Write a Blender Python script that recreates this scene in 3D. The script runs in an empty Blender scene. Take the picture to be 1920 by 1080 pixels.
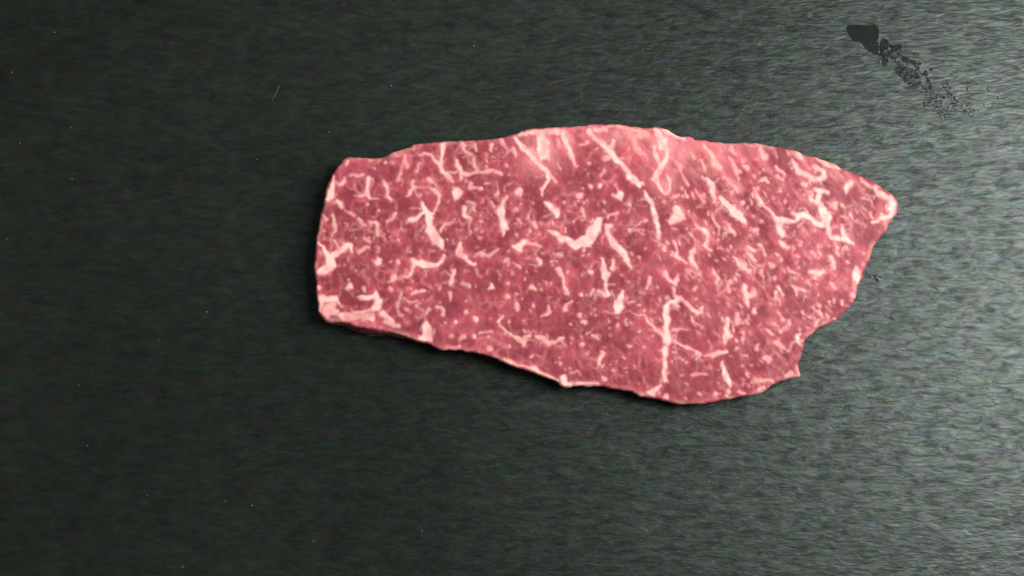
import bpy, math, random
import numpy as np
from mathutils import Vector, noise

# ------------------------------------------------------------------ camera, light, exposure
SC = bpy.context.scene
COL = SC.collection
PXM = 0.000175                       # metres per photograph pixel at the board
CAM_D, TILT = 0.62, math.radians(7.0)
CAMPOS = Vector((0.0, -CAM_D * math.sin(TILT), CAM_D * math.cos(TILT)))
cam = bpy.data.objects.new('camera', bpy.data.cameras.new('camera'))
COL.objects.link(cam)
cam.location = CAMPOS
cam.rotation_euler = (TILT, 0, 0)
cam.data.sensor_width = 36.0
cam.data.lens = 36.0 * CAM_D / (1920 * PXM)
cam.data.clip_start, cam.data.clip_end = 0.01, 50
SC.camera = cam

world = bpy.data.worlds.new('World')
SC.world = world
world.use_nodes = True
bg = world.node_tree.nodes['Background']
bg.inputs['Color'].default_value = (0.90, 1.0, 0.95, 1)
bg.inputs['Strength'].default_value = 0.10

def area_lamp(name, loc, target, size, size_y, power, colour):
    d = bpy.data.lights.new(name, 'AREA')
    d.shape = 'RECTANGLE'; d.size = size; d.size_y = size_y
    d.energy = power; d.color = colour
    o = bpy.data.objects.new(name, d)
    COL.objects.link(o)
    o.location = loc
    o.rotation_euler = (Vector(target) - Vector(loc)).to_track_quat('-Z', 'Y').to_euler()
    return o

area_lamp('window_light', (0.68, 0.15, 0.70), (0.08, 0.02, 0), 0.36, 0.95, 17.5, (0.96, 1.0, 0.985))
area_lamp('ceiling_light', (-0.25, 1.45, 0.95), (0, 0, 0), 0.6, 0.4, 6.0, (1.0, 0.98, 0.95))

SC.view_settings.view_transform = 'Standard'
SC.view_settings.look = 'None'
SC.view_settings.exposure = 0.0
SC.view_settings.gamma = 1.0
SC.cycles.use_denoising = True

# ------------------------------------------------------------------ helpers
def at(px, py, z=0.0):
    """point at height z that the photograph shows at pixel (px, py); numpy arrays welcome"""
    dx = (np.asarray(px, float) - 960) * PXM / CAM_D
    dy = -(np.asarray(py, float) - 540) * PXM / CAM_D
    ct, st = math.cos(TILT), math.sin(TILT)
    wx, wy, wz = dx, dy * ct + st, dy * st - ct
    t = (np.asarray(z, float) - CAMPOS.z) / wz
    return np.stack([wx * t, CAMPOS.y + wy * t, np.broadcast_to(np.asarray(z, float), np.shape(wx * t))], -1)

def mesh_object(name, verts, faces, mat, parent=None, smooth=True):
    me = bpy.data.meshes.new(name)
    me.from_pydata([tuple(map(float, v)) for v in verts], [], [tuple(map(int, f)) for f in faces])
    me.materials.append(mat)
    if smooth:
        me.polygons.foreach_set('use_smooth', [True] * len(me.polygons))
    o = bpy.data.objects.new(name, me)
    COL.objects.link(o)
    if parent:
        o.parent = parent
    return o

def tag(o, label=None, cat=None, group=None, kind=None):
    for k, v in (('label', label), ('category', cat), ('group', group), ('kind', kind)):
        if v:
            o[k] = v
    return o

def new_mat(name):
    m = bpy.data.materials.new(name)
    m.use_nodes = True
    nt = m.node_tree
    b = nt.nodes['Principled BSDF']
    return m, nt, b

def N(nt, typ, **kw):
    n = nt.nodes.new(typ)
    for k, v in kw.items():
        if k in n.inputs:
            n.inputs[k].default_value = v
        else:
            setattr(n, k, v)
    return n

def mixcol(nt, fac, a, b, blend='MIX'):
    m = nt.nodes.new('ShaderNodeMix')
    m.data_type = 'RGBA'; m.blend_type = blend
    for sock, val in ((m.inputs[0], fac), (m.inputs[6], a), (m.inputs[7], b)):
        if isinstance(val, (tuple, float, int)):
            sock.default_value = val
        else:
            nt.links.new(val, sock)
    return m.outputs[2]

def maprange(nt, val, a, b, c, d):
    m = nt.nodes.new('ShaderNodeMapRange')
    nt.links.new(val, m.inputs[0])
    for i, v in enumerate((a, b, c, d)):
        m.inputs[i + 1].default_value = v
    return m.outputs[0]

def mth(nt, op, a, b=0.0):
    m = nt.nodes.new('ShaderNodeMath'); m.operation = op
    for s, v in ((m.inputs[0], a), (m.inputs[1], b)):
        if isinstance(v, (int, float)):
            s.default_value = v
        else:
            nt.links.new(v, s)
    return m.outputs[0]

# ------------------------------------------------------------------ board
def board_material():
    m, nt, b = new_mat('dark_board')
    tc = N(nt, 'ShaderNodeTexCoord')
    def tex(scale, rot, loc=(0, 0, 0), detail=3.0, rough=0.55, distort=0.0):
        mp = N(nt, 'ShaderNodeMapping')
        mp.inputs['Rotation'].default_value = (0, 0, math.radians(rot))
        mp.inputs['Scale'].default_value = scale
        mp.inputs['Location'].default_value = loc
        nt.links.new(tc.outputs['Object'], mp.inputs['Vector'])
        n = N(nt, 'ShaderNodeTexNoise', Scale=1.0, Detail=detail, Roughness=rough, Distortion=distort)
        nt.links.new(mp.outputs[0], n.inputs['Vector'])
        return n
    grain = tex((150, 540, 1), 5, detail=3.0, rough=0.6, distort=0.9)
    fine = tex((300, 1100, 1), 3, (3, 7, 0), detail=2.0)
    broad = tex((18, 40, 1), 8, (1, 4, 0), detail=2.0)
    pits = tex((330, 480, 1), -12, (9, 2, 0), detail=2.0)
    chroma = tex((170, 240, 1), 0, (5, 5, 0), detail=2.0)
    patch = tex((9, 9, 1), 0, (2, 8, 0), detail=3.0)
    blotch = tex((70, 110, 1), 10, (6, 3, 0), detail=3.0, rough=0.6)
    # base colour: nearly black stone, slight green and violet flecks
    c = mixcol(nt, maprange(nt, patch.outputs['Fac'], 0.35, 0.65, 0, 1), (0.0100, 0.0132, 0.0094, 1), (0.0134, 0.0166, 0.0122, 1))
    c = mixcol(nt, maprange(nt, blotch.outputs['Fac'], 0.35, 0.65, 0, 0.75), c, (0.0088, 0.0108, 0.0084, 1))
    sep = N(nt, 'ShaderNodeSeparateColor')
    nt.links.new(chroma.outputs['Color'], sep.inputs[0])
    comb = N(nt, 'ShaderNodeCombineColor')
    for i in range(3):
        nt.links.new(maprange(nt, sep.outputs[i], 0.3, 0.7, 0.78, 1.22), comb.inputs[i])
    c = mixcol(nt, 1.0, c, comb.outputs[0], 'MULTIPLY')
    nt.links.new(c, b.inputs['Base Color'])
    # tinted glint of the mineral flecks
    tint = N(nt, 'ShaderNodeCombineColor')
    for i, mid in enumerate((0.91, 1.0, 0.95)):
        nt.links.new(maprange(nt, sep.outputs[i], 0.3, 0.7, mid * 0.93, mid * 1.07), tint.inputs[i])
    nt.links.new(tint.outputs[0], b.inputs['Specular Tint'])
    h = mth(nt, 'ADD', grain.outputs['Fac'], mth(nt, 'MULTIPLY', fine.outputs['Fac'], 0.45))
    h = mth(nt, 'ADD', h, mth(nt, 'MULTIPLY', broad.outputs['Fac'], 0.8))
    h = mth(nt, 'ADD', h, mth(nt, 'MULTIPLY', pits.outputs['Fac'], 0.18))
    bump = N(nt, 'ShaderNodeBump', Strength=0.13, Distance=0.0011)
    nt.links.new(h, bump.inputs['Height'])
    nt.links.new(bump.outputs[0], b.inputs['Normal'])
    r = mth(nt, 'ADD', maprange(nt, grain.outputs['Fac'], 0.3, 0.7, 0.30, 0.375), mth(nt, 'MULTIPLY', mth(nt, 'SUBTRACT', patch.outputs['Fac'], 0.5), 0.18))
    nt.links.new(r, b.inputs['Roughness'])
    streak = tex((160, 500, 1), 5, (4, 1, 0), detail=3.5, rough=0.65, distort=0.8)
    sl = mth(nt, 'ADD', maprange(nt, streak.outputs['Fac'], 0.35, 0.65, 0.20, 0.59), maprange(nt, fine.outputs['Fac'], 0.3, 0.7, -0.07, 0.07))
    nt.links.new(sl, b.inputs['Specular IOR Level'])
    return m

def build_board():
    x0, x1, y0, y1, t = -0.45, 0.45, -0.32, 0.32, 0.012
    v, f = [], []
    prof = [(0.004, -t), (0.0, -t + 0.002), (0.0, -0.0025), (0.0007, -0.0008), (0.0025, 0.0)]
    for ins, z in prof:
        for sx, sy in ((0, 0), (1, 0), (1, 1), (0, 1)):
            v.append((x0 + ins if sx == 0 else x1 - ins, y0 + ins if sy == 0 else y1 - ins, z))
    for k in range(len(prof) - 1):
        for i in range(4):
            j = (i + 1) % 4
            f.append((4 * k + i, 4 * k + j, 4 * k + 4 + j, 4 * k + 4 + i))
    f.append(tuple(4 * (len(prof) - 1) + i for i in range(4)))
    f.append((3, 2, 1, 0))
    o = mesh_object('board_surface', v, f, board_material(), smooth=False)
    tag(o, 'dark grey slate board with fine horizontal grain under the beef', 'board', kind='structure')
build_board()

# ------------------------------------------------------------------ beef: traced outline and marbling
# coordinates are taken from 300x220 px windows of the photograph enlarged 4.91 times
K = 4.91
TILE = dict(A=(560, 220), B=(840, 220), C=(1120, 220), D=(1400, 220), E=(560, 430), F=(840, 430),
            G=(1120, 430), H=(1400, 430), I=(560, 560), J=(840, 560), K=(1120, 560), L=(1360, 560))

OUTLINE = [
 ('A', '175,1080 190,960 205,890 230,790 260,650 290,560 330,490 380,430 430,378 520,372 640,378 750,372 830,340 930,300 1010,275 1070,248 1180,238 1310,230'),
 ('B', '0,224 100,220 320,212 460,185 590,160 680,125 770,105 900,98 1060,90 1200,80 1340,72'),
 ('C', '0,68 150,66 280,80 400,95 490,100 540,92 640,108 690,145 760,175 860,185 900,210 1000,218 1060,232 1200,238 1350,236'),
 ('D', '0,236 100,240 200,260 320,285 430,305 500,330 560,355 640,368 720,400 800,430 880,468 960,505 1040,535 1120,575 1190,610 1250,660 1310,690 1350,730 1380,780 1388,840 1375,890 1340,945 1300,1000'),
 ('H', '1285,10 1240,60 1190,130 1160,170 1135,250 1110,310 1085,365 1066,400 1070,440 1035,500 1020,545 1015,600 1000,645 950,710 890,770 830,825 760,865'),
 ('L', '870,265 800,325 745,370 715,460 695,550 670,600 675,650 690,715 600,735 520,760 440,785 390,830 330,865 250,890 130,910 0,930'),
 ('K', '1050,955 950,965 800,970 720,968 600,940 500,915 390,895 330,865 200,840 100,822'),
 ('J', '1370,812 1170,810 1120,820 1040,805 1000,770 900,730 800,685 700,655 600,625 490,580 370,530 250,505 120,480 0,474'),
 ('I', '1330,478 1280,460 1200,415 1100,395 1052,372 960,345 860,312 700,285 560,262 480,240 380,222 280,218 238,196 192,140 172,90'),
 ('E', '165,620 155,560 150,430 140,370 150,250 155,130 168,50'),
]

MARBLE = {
'A': '''.95 325,540,12 310,620,26 297,700,40 275,745,32|.9 340,760,18 385,800,26 395,825,16|.55 440,850,12 480,880,16 510,905,10|.55 545,940,8 580,975,18 600,985,12
.7 420,590,14 400,620,16 370,630,9|.7 460,400,12 450,425,12|.5y 480,535,16 540,530,14 600,530,10|.9 645,560,11 635,620,15 635,690,20 645,730,15|.8 630,710,14 560,720,11 510,720,5|.55 660,745,9 720,752,9
.65 770,590,9 800,620,13 820,670,13 820,730,16 840,770,15|.7 630,800,17|.7 735,860,16|.6 880,890,15 860,925,15 820,965,12|.65 660,970,15 700,960,15 715,1010,13 720,1070,17|.5y 650,405,13 690,395,9
.6 970,350,12 975,400,13 1000,460,13|.5 940,520,15 915,580,15|.55y 1060,290,13|.55 1080,500,9 1095,450,12 1120,410,9|.85 1110,355,9 1160,330,14 1210,340,16 1250,390,15 1300,430,26 1330,480,22 1360,530,20 1390,575,15 1415,605,11
.95 1330,240,24 1325,300,20 1318,360,15 1310,420,19|.6 1200,560,17 1215,595,15|.7 1050,600,17 1060,640,20 1030,680,15 990,720,18|.45 1060,650,13 1110,640,7|.75y 1200,655,12 1250,680,22 1290,710,16 1300,770,15 1270,820,11 1240,870,11
.95 1130,790,16 1150,840,26 1180,890,38 1190,940,40 1200,990,36 1230,1040,34 1260,1080,33|.85 1150,870,18 1100,900,15 1060,940,22 1010,950,17|.9 1180,880,22 1225,890,17|.6 1340,970,11 1320,1020,15 1315,1060,11
.95 1440,690,33 1450,740,20|.6 1460,400,9 1460,460,14 1473,500,12|.5y 215,900,12 250,940,17|.5y 310,900,17 330,940,20 340,1040,20|.4 230,1040,14|.35 690,470,18|.3 860,420,20|.35 910,350,18''',
'B': '''.75 135,240,22 140,290,18 170,330,14|.45 180,340,13 230,350,9|.6y 250,255,18 270,310,16|.55 235,380,20 240,430,16 260,480,14|.8 85,390,12 90,440,18 110,500,28 110,545,18|.75 120,510,20 190,520,14 260,510,16 330,505,13 400,475,14
.6 395,240,20 400,300,14|.7 490,210,20 510,250,14|.65 595,300,18 615,345,18|.5 545,430,17|.35 570,520,13|.6 430,490,7 490,525,18|.7 210,600,20 200,640,20 260,650,13 300,670,16|.4 330,615,9 380,605,7|.95 85,690,42 95,740,22
.8 0,520,13 30,600,11|.6 180,780,14 230,800,18 235,850,11|.8 150,830,18 145,880,22 180,920,16 210,940,9|.6 460,695,20 440,710,13|.95 555,710,9 510,760,16 490,820,34 490,880,42 500,950,32 505,1010,32 500,1060,25|.8 540,1020,20|.5 400,790,18 430,830,14
.85 640,690,22 680,665,22 670,720,15|.45 630,860,20|.5 640,950,15 670,970,11|.4 310,960,13|.45 205,1045,13
.95 600,185,18 660,235,25 710,300,27 760,360,31 820,430,30 870,470,31 910,520,32 915,570,22 895,620,16 870,660,20 875,710,11|.95 850,190,50 870,250,62 880,320,64 870,380,46|.75 640,160,16 740,140,22 850,130,26 950,140,32 1040,130,28
.85 1060,140,33 1075,210,33 1090,270,31 1120,330,28 1145,390,22 1160,440,11|.8 930,350,24 930,400,13|.45 940,540,13 990,590,13|.4 1010,420,11 1040,480,13|-.8 890,415,24|-.5 750,215,26 755,270,30
.95 900,790,18 950,830,28 990,870,40 990,920,16|.55 1060,790,18|.35 780,800,13|.5 1220,250,13 1270,230,18|.75 1290,130,26 1350,190,22 1410,220,24 1450,270,22|.6 1350,110,26 1440,120,26
.5 1290,430,20|.45 1400,540,16 1440,490,12|.8 1300,630,22|.8 1390,640,24|.6 1200,720,25|.5 1235,830,14 1240,900,15|.5 1440,780,15|.95 1390,960,33 1350,1010,35 1300,1060,38|.5 780,980,22 810,1020,14|.4 750,1030,13|.6 1080,1030,18|.8 950,1050,18 1000,1075,18|.6 1460,920,13|.45 1440,390,28''',
'C': '''.9 20,220,16 70,270,22 110,320,34 150,370,32 200,420,29 250,470,24 290,530,26 340,580,42 380,610,33 420,590,18|.7 90,280,18 140,270,16 165,215,18|.5 100,370,36 60,360,22|.5y 80,90,16 180,90,18 280,100,20 380,130,36 440,160,36 330,180,26
.6y 320,210,22 360,280,22 390,330,31 430,350,18 450,390,9|.95 520,110,18 560,160,48 590,210,62 600,260,56|.8 620,110,24 650,130,24 720,170,18 800,195,16|.85 520,280,22 530,350,24 560,420,26 580,460,28|.85 640,300,26 635,370,24 610,440,31
.85 590,470,31 550,520,33 525,560,31 550,620,24 590,670,24 630,690,22 670,650,18 665,590,13 630,530,13|.4 700,730,22 740,720,16|-.6 590,320,20 590,370,18|.9 435,680,18 470,750,26 500,810,34 520,880,32 540,950,30 545,1010,26 545,1070,23
.9 720,840,32 740,890,42 770,910,38 700,930,38 670,960,24 810,930,14|.6 445,950,22|.6 290,1030,18 310,1055,11|.9 210,710,34 215,750,19 150,710,15|.45 60,780,18|.8 15,630,26|.55 180,880,13 120,900,16 80,915,13|.85 20,980,28 10,1040,18|.75 100,1010,28 90,1060,24
.6y 850,310,16 880,370,20|.5y 755,450,16 770,510,14 800,580,13 830,620,9|.65y 950,400,20 985,460,22|.8y 970,235,16 1010,290,22 1050,350,26 1080,400,33 1120,450,31 1150,465,16|.5 1230,290,31 1265,340,16|.5 1200,360,11 1240,430,13 1280,495,24|.6 1390,470,20 1350,450,9
.75 990,560,18 1040,610,36 1060,660,36 1065,720,20 1060,780,18|.55 1160,550,13 1210,600,13 1260,650,16 1300,690,9|.95 1120,740,18 1180,790,32 1240,850,44 1300,900,46 1340,950,36 1360,980,16|.55 1325,790,18|.55 810,680,13 830,725,16|.65 900,980,13 950,1030,20 990,1070,19
.55 1080,980,13 1120,1020,13|.6 1190,990,15 1230,1040,20 1260,1075,17|.35 930,720,13 980,780,15|.3 920,830,18|.4y 610,790,14|.55 1440,1040,28|.55 1440,650,13 1465,740,15''',
'D': '''.55 130,270,16 150,330,22 170,380,24|.9 470,335,24 500,370,22|.7y 645,380,12 700,415,18 760,450,18 840,470,14|.85 420,400,14 450,460,22 500,500,28 560,540,28 630,575,26 690,580,20 720,545,16 700,500,22 650,480,24 610,460,11
.55 270,450,13 300,490,16 350,520,11|.5 280,535,16 340,565,13|.45 150,480,15|.6 110,590,13 170,570,18 200,600,16|.45 20,470,18|.6 500,600,16 545,625,16|.8 630,665,22 690,680,32 735,700,16|.9 660,700,26 655,760,30 680,820,36 710,870,42 730,920,48 730,980,42 690,990,34
.6 570,720,16 600,770,18 640,800,18|.9 690,990,34 630,960,28 570,920,32 520,900,28 470,920,34 440,890,17 420,880,9|.9 470,950,24 400,960,24 340,940,32 300,960,36 290,1010,36 310,1070,35|.8 90,720,16 120,770,16 160,820,16 210,860,15 250,910,17 280,950,22|.9 740,1000,28 760,1050,19
.75 820,810,30 825,840,17|.4 870,900,9 940,920,9|.7 870,1000,18 890,1060,25|.75y 970,590,18 940,630,26 920,670,24 910,700,13|.55 1040,590,9 1090,610,18 1150,640,16|.85 1190,640,22 1200,700,24 1260,720,33 1310,750,37 1340,800,42 1350,850,33 1330,900,26 1270,930,22 1200,960,26 1150,975,22
.6 1310,840,22|.6 1160,920,18 1140,890,13|.45 350,770,18|.45 100,660,18|.45 125,960,18|.45 90,1040,28|.35y 1060,740,9 1150,770,9''',
'E': '''.9 190,620,26 300,640,34 370,665,24|.85 540,640,14 640,620,20 700,590,18|.78 200,640,36 260,650,30|.6 270,740,56 330,760,40|.62 430,790,36 560,800,34 660,800,36|.55 800,850,26 920,890,18|.95 170,120,18 210,160,20 250,220,28 290,270,46 300,330,43 240,370,46 180,390,34|.95 330,230,34 390,190,30 440,160,32 480,150,28 490,220,13|.55 340,100,11 360,160,13|.65 600,80,13 630,110,20 655,125,13|.6y 640,170,15 600,190,11 545,205,9|.7 720,20,20 718,55,18
.85 735,260,18 730,310,31|.7 915,300,22|.85 1040,270,20 1070,300,31 1130,315,31 1200,330,31 1260,340,24 1300,310,15 1330,260,13 1345,240,13|.7 1060,330,20 1040,400,15 1010,440,13 975,440,9|.35 1175,370,11 1180,430,9|.6 890,430,20 875,470,18 835,490,13|.6 840,550,16
.85 475,530,31 450,550,20|.5 605,530,15 610,570,9|.75y 185,535,25|.85 200,620,22 260,630,31 330,640,31 360,660,16|.85 200,690,31 190,750,18|.6 240,740,24|.65 270,800,24|.45 310,700,48|.9 700,580,20 705,620,31 730,660,41 720,710,46 680,740,22 600,755,16 500,765,22
.7 640,630,22 570,645,16|.7 390,800,32 480,800,27 520,830,24 420,830,18|.75 600,830,27 670,820,31 690,850,22|.65 770,770,22 820,820,25 870,850,22|-1 395,655,28 460,652,34 530,650,28|-.5 560,690,16 680,690,16
.45 940,590,13 940,650,13 910,720,16|.6 1090,580,16 1040,590,13 1150,575,13|.45 1300,540,15|.7 1440,380,15 1420,430,18 1395,490,20|.55 1400,580,16 1380,640,11|.45 985,745,13|.55 1080,710,16|.6 1205,740,20 1180,775,13|.55 1280,720,13 1330,740,18 1320,790,15
.85 1180,870,31 1170,920,46 1190,980,40 1110,1010,26 1210,1010,26|.7 1440,860,18|.4 1410,980,18|.95 1200,0,38 1240,60,42 1290,120,42 1310,170,22|.65 1240,120,22|.5 1310,10,18|.9 1455,190,22 1450,230,18|.45 910,50,15|.45 330,10,13 310,50,18''',
'F': '''.9 105,130,24 105,190,42 100,240,34 150,250,24 190,290,24 240,325,20|.45 250,240,16 320,220,16|.55 300,240,13 370,245,13 420,210,11 455,185,7|.35 250,380,9 270,420,7|.7 60,390,22 40,440,20 20,490,15|.6 20,580,18|.9 500,10,38 505,60,13
.95y 590,150,18 640,160,42 690,120,26 720,105,15 660,200,18|.55 740,130,13 790,140,11 850,160,18|.35 560,210,11|.45 840,50,13|.4 750,10,15|.95 940,20,18 1000,50,24 1040,90,33 1100,110,31 1150,150,42 1220,130,50 1290,90,50 1340,40,50 1370,0,48|.9 1280,140,28 1160,180,16|.45 1080,20,22
.5 520,300,18 550,280,11|.5y 620,320,11 650,350,18|.35 590,410,16|.7 545,490,18|.85 400,500,15 405,535,28 380,550,15|.8 820,290,22 845,315,22|.45 1000,230,9 1060,240,16|.7 1020,360,18 1040,410,16 1070,440,16 1075,500,13 1080,560,18 1090,590,16|.45 1110,380,11
.65y 760,530,20 790,545,13|.4 955,510,13|.65y 545,620,24|.55 632,605,15|.8 640,720,28 630,690,15|.75 785,700,18|.6 920,720,18 920,765,18 860,795,11|.75 1085,740,22 1090,700,11 1140,660,7|.8 160,770,22|.9 255,820,30|.75 60,860,18|.35 165,655,11|.35 130,500,14 190,520,16
.8y 485,810,13 465,850,13 490,900,13 540,940,15 600,970,18 650,1005,24 690,1030,22 690,1060,13|.75 700,1000,22 740,980,20|.6 565,850,18|.4 705,850,13|.75 800,980,13 850,1000,20 890,1040,18 930,1060,22 1000,1030,15 1060,1000,13
.6 1320,385,22 1300,380,15|.9 1410,290,16 1430,350,26 1450,420,34 1450,510,15 1460,570,15|.6 1400,575,15 1450,600,16|.45 1340,560,11 1310,600,13|.5 1220,600,15|.55 1220,780,15 1230,810,11|.65 1255,860,20|.45 1125,870,16|.65y 1230,1055,24|.35 1140,1000,15|.45 1340,980,11 1380,1010,15
.6 120,1000,31|.65 240,990,27|.45 365,1000,16|.35 300,950,14 400,945,14|.45 1250,200,13|.35 160,70,13|.35 300,75,16|.45 205,20,13''',
'G': '''.9 90,10,18 110,60,22 140,120,34 190,170,38 240,230,32 270,290,26 300,340,22 310,370,13|.9 35,280,18 55,350,24 80,410,34 70,490,15 80,550,15 110,600,20|.75 140,370,24 150,280,11|.55 10,570,13 60,590,13|.95 235,580,16 220,640,28 190,710,50 180,750,34|.45 280,680,13 350,660,7
.7 290,760,7 370,780,7 430,780,13 450,830,13 500,890,13 560,950,16 610,990,34 640,1010,28|.6 430,740,13|.5 480,440,13 470,500,15 455,545,13|.35 230,430,13|.85 625,400,26 650,450,22 690,490,20 720,500,20 740,450,24 750,430,18
.9 710,540,19 710,600,19 730,650,28 660,670,28 640,720,34 640,800,32 635,880,30 630,960,34 630,1040,34|.75 760,640,28 800,670,22 840,720,24 900,755,22 950,780,15 970,720,11|.55 630,630,15|.4 690,930,7 820,930,7|.65 620,180,22 630,150,13
.7 700,110,13 735,200,11 720,245,26 770,280,16 820,300,9|.6 680,240,13|.7 880,190,22 855,250,24 880,310,20 905,370,13|.3 940,470,15|.75 970,0,22 1010,60,24 1015,110,22 990,150,16 1050,200,13|.75 545,30,24 550,80,15|.35 440,180,13|.45 380,260,16|.45 300,20,18
.6 1060,370,13 1090,410,18 1120,450,16 1100,500,15 1115,540,9|.55 900,550,18|.8 1250,260,11 1290,300,28 1330,330,32 1380,375,15|.7 1380,170,15 1440,190,22|.6 1380,220,16 1430,260,16 1460,290,13|.55 1230,20,25|.55 1230,480,24 1200,520,13 1220,580,13
.85 1350,510,20 1370,560,28 1390,610,34 1380,660,22 1390,720,11|.6 1440,590,24 1440,540,13|.55 1450,745,18|.85 1200,830,22 1190,900,24 1190,970,32 1170,1030,20 1220,990,20|.45 1280,780,18 1290,860,22|.45 1340,1020,18|.35 265,880,13|.4 390,940,16|.65 710,1030,13 800,1070,11''',
'H': '''.8 300,10,24 330,60,18|.75y 290,110,18 340,145,26 365,170,18|.35 440,20,15|.9 740,20,15 790,70,18 850,90,22 910,90,34 960,125,20|.9 890,30,28 905,90,30|.45 660,160,16|.35 910,165,18|.35 480,150,18 500,100,9|.5 455,240,16 470,260,11|.45 315,280,18|.55 230,340,27 200,310,13
.6 120,390,25 150,440,9|.65 15,380,22|.7 30,180,20 70,195,13|.65 20,240,15 70,280,18|.5 130,170,11 170,230,11|.4 100,50,18|.55 410,385,18 440,405,13|.8 580,390,13 630,410,24 700,400,28 620,450,15|.45 640,500,13|.75 770,250,18 790,300,20 810,350,13|.65y 930,300,13
1 1000,350,22 1010,400,42 1010,450,38 1020,480,22|.9 980,610,22|.65 880,670,15 880,700,11|.6 800,530,24 770,510,13|.85 290,530,20 320,580,18 340,610,11|.65 270,580,15 270,640,11|.6y 420,520,11 460,560,16 465,600,9|.6 480,540,13 535,565,13|.5 70,745,20|.6 515,765,18 525,785,11
.4 655,700,15|.6 660,760,16 680,790,13|.75 645,850,22 630,885,26|.65 800,825,16|.5 320,840,24|.6y 180,930,16 220,970,13|.8 460,980,16 470,1020,20 485,1060,11|.45 270,1040,18''',
'J': '''.65 380,460,24|.4 560,445,16|.55 770,525,18|.55 110,440,18|.85y 510,560,14 580,590,18 660,620,13 740,645,11 800,645,22 860,690,18 930,720,18 1010,755,18|1 1060,720,28 1075,770,42 1130,795,24|.75y 1180,790,16 1260,785,16 1380,790,9|.35 1130,690,9 1190,670,7 1220,700,7
.4 1040,600,16|.45y 1280,510,14|.7 1420,500,26 1400,550,18 1385,600,13|.55 1440,510,13|.55 1430,710,15 1445,740,15''',
'K': '''.95 630,380,46|.9 620,450,28 615,530,26 610,600,26 610,680,32 615,740,22|.85 580,800,13 530,830,24 480,860,26 510,880,30|.5 640,910,24|.45 820,910,13|.6 720,390,11 800,430,15 870,470,9 940,520,22 920,560,13|.7 1060,525,20 1120,510,16 1190,480,15 980,525,9
.85 1150,600,22 1170,660,22 1190,720,38 1225,770,30 1235,800,16|.4 240,540,13|.55 70,730,20|.35 1330,530,7 1390,530,7|.45 1090,880,22|.4y 1200,850,34|.6y 1190,905,24|.65 1300,860,13 1350,885,13|.3 880,710,10 1000,695,10|.5 1345,380,16|.3 1280,460,18''',
'L': '''.5 480,400,22 520,440,15 580,480,13|.5 370,540,20 400,570,24|.5y 290,745,20 370,755,16 440,770,14|.65 350,820,18 300,840,15|.45 610,690,26 560,710,18|.55y 380,290,16 430,330,13|.8 665,350,22 665,390,18''',
}

def parse_marble():
    out = []
    for t, txt in MARBLE.items():
        ox, oy = TILE[t]
        for s in txt.replace('\n', '|').split('|'):
            w = s.split()
            if not w:
                continue
            yellow = w[0].endswith('y')
            inten = float(w[0].rstrip('y'))
            if inten > 0:
                inten = inten ** 0.62
            p = np.array([[float(a) for a in q.split(',')] for q in w[1:]])
            p = p / K
            p[:, 0] += ox; p[:, 1] += oy
            out.append((inten, yellow, p))
    return out

def outline_points():
    pts = []
    for t, txt in OUTLINE:
        ox, oy = TILE[t]
        for q in txt.split():
            x, y = q.split(',')
            pts.append((ox + float(x) / K, oy + float(y) / K))
    p = np.array(pts)
    # Catmull-Rom to about 2 px spacing
    n = len(p); res = []
    for i in range(n):
        a, b, c, d = p[i - 1], p[i], p[(i + 1) % n], p[(i + 2) % n]
        m = max(2, int(np.hypot(*(c - b)) / 2.0))
        for k in range(m):
            u = k / m
            res.append(0.5 * (2 * b + (c - a) * u + (2 * a - 5 * b + 4 * c - d) * u * u + (3 * b - a - 3 * c + d) * u ** 3))
    return np.array(res)

def value_noise(X, Y, scale, seed, octaves=3):
    """smooth value noise in about -1..1 over arrays"""
    rng = np.random.RandomState(seed)
    tot = np.zeros(X.shape); amp = 1.0; norm = 0.0
    for o in range(octaves):
        tab = rng.uniform(-1, 1, (256, 256))
        u = X / scale + 37.3 * o; v = Y / scale + 11.7 * o
        iu = np.floor(u).astype(int); iv = np.floor(v).astype(int)
        fu = u - iu; fv = v - iv
        fu = fu * fu * (3 - 2 * fu); fv = fv * fv * (3 - 2 * fv)
        g = lambda a, b: tab[a & 255, b & 255]
        tot += amp * ((g(iu, iv) * (1 - fu) + g(iu + 1, iv) * fu) * (1 - fv) + (g(iu, iv + 1) * (1 - fu) + g(iu + 1, iv + 1) * fu) * fv)
        norm += amp; amp *= 0.5; scale *= 0.5
    return tot / norm

def bundle_cells(u, v, size, seed):
    """distance to the border between irregular cells (muscle bundles), in units of u, v"""
    rng = np.random.RandomState(seed)
    jx = rng.uniform(0.05, 0.95, (512, 512)); jy = rng.uniform(0.05, 0.95, (512, 512))
    gu, gv = u / size, v / size
    iu = np.floor(gu).astype(int); iv = np.floor(gv).astype(int)
    f1 = np.full(u.shape, 1e9); f2 = np.full(u.shape, 1e9); cid = np.zeros(u.shape)
    for du in (-2, -1, 0, 1, 2):
        for dv in (-2, -1, 0, 1, 2):
            a, b = (iu + du) & 511, (iv + dv) & 511
            d = np.hypot(iu + du + jx[a, b] - gu, iv + dv + jy[a, b] - gv)
            closer = d < f1
            f2 = np.where(closer, f1, np.minimum(f2, d)); cid = np.where(closer, jx[b, a], cid); f1 = np.where(closer, d, f1)
    return (f2 - f1) * size, cid

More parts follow.
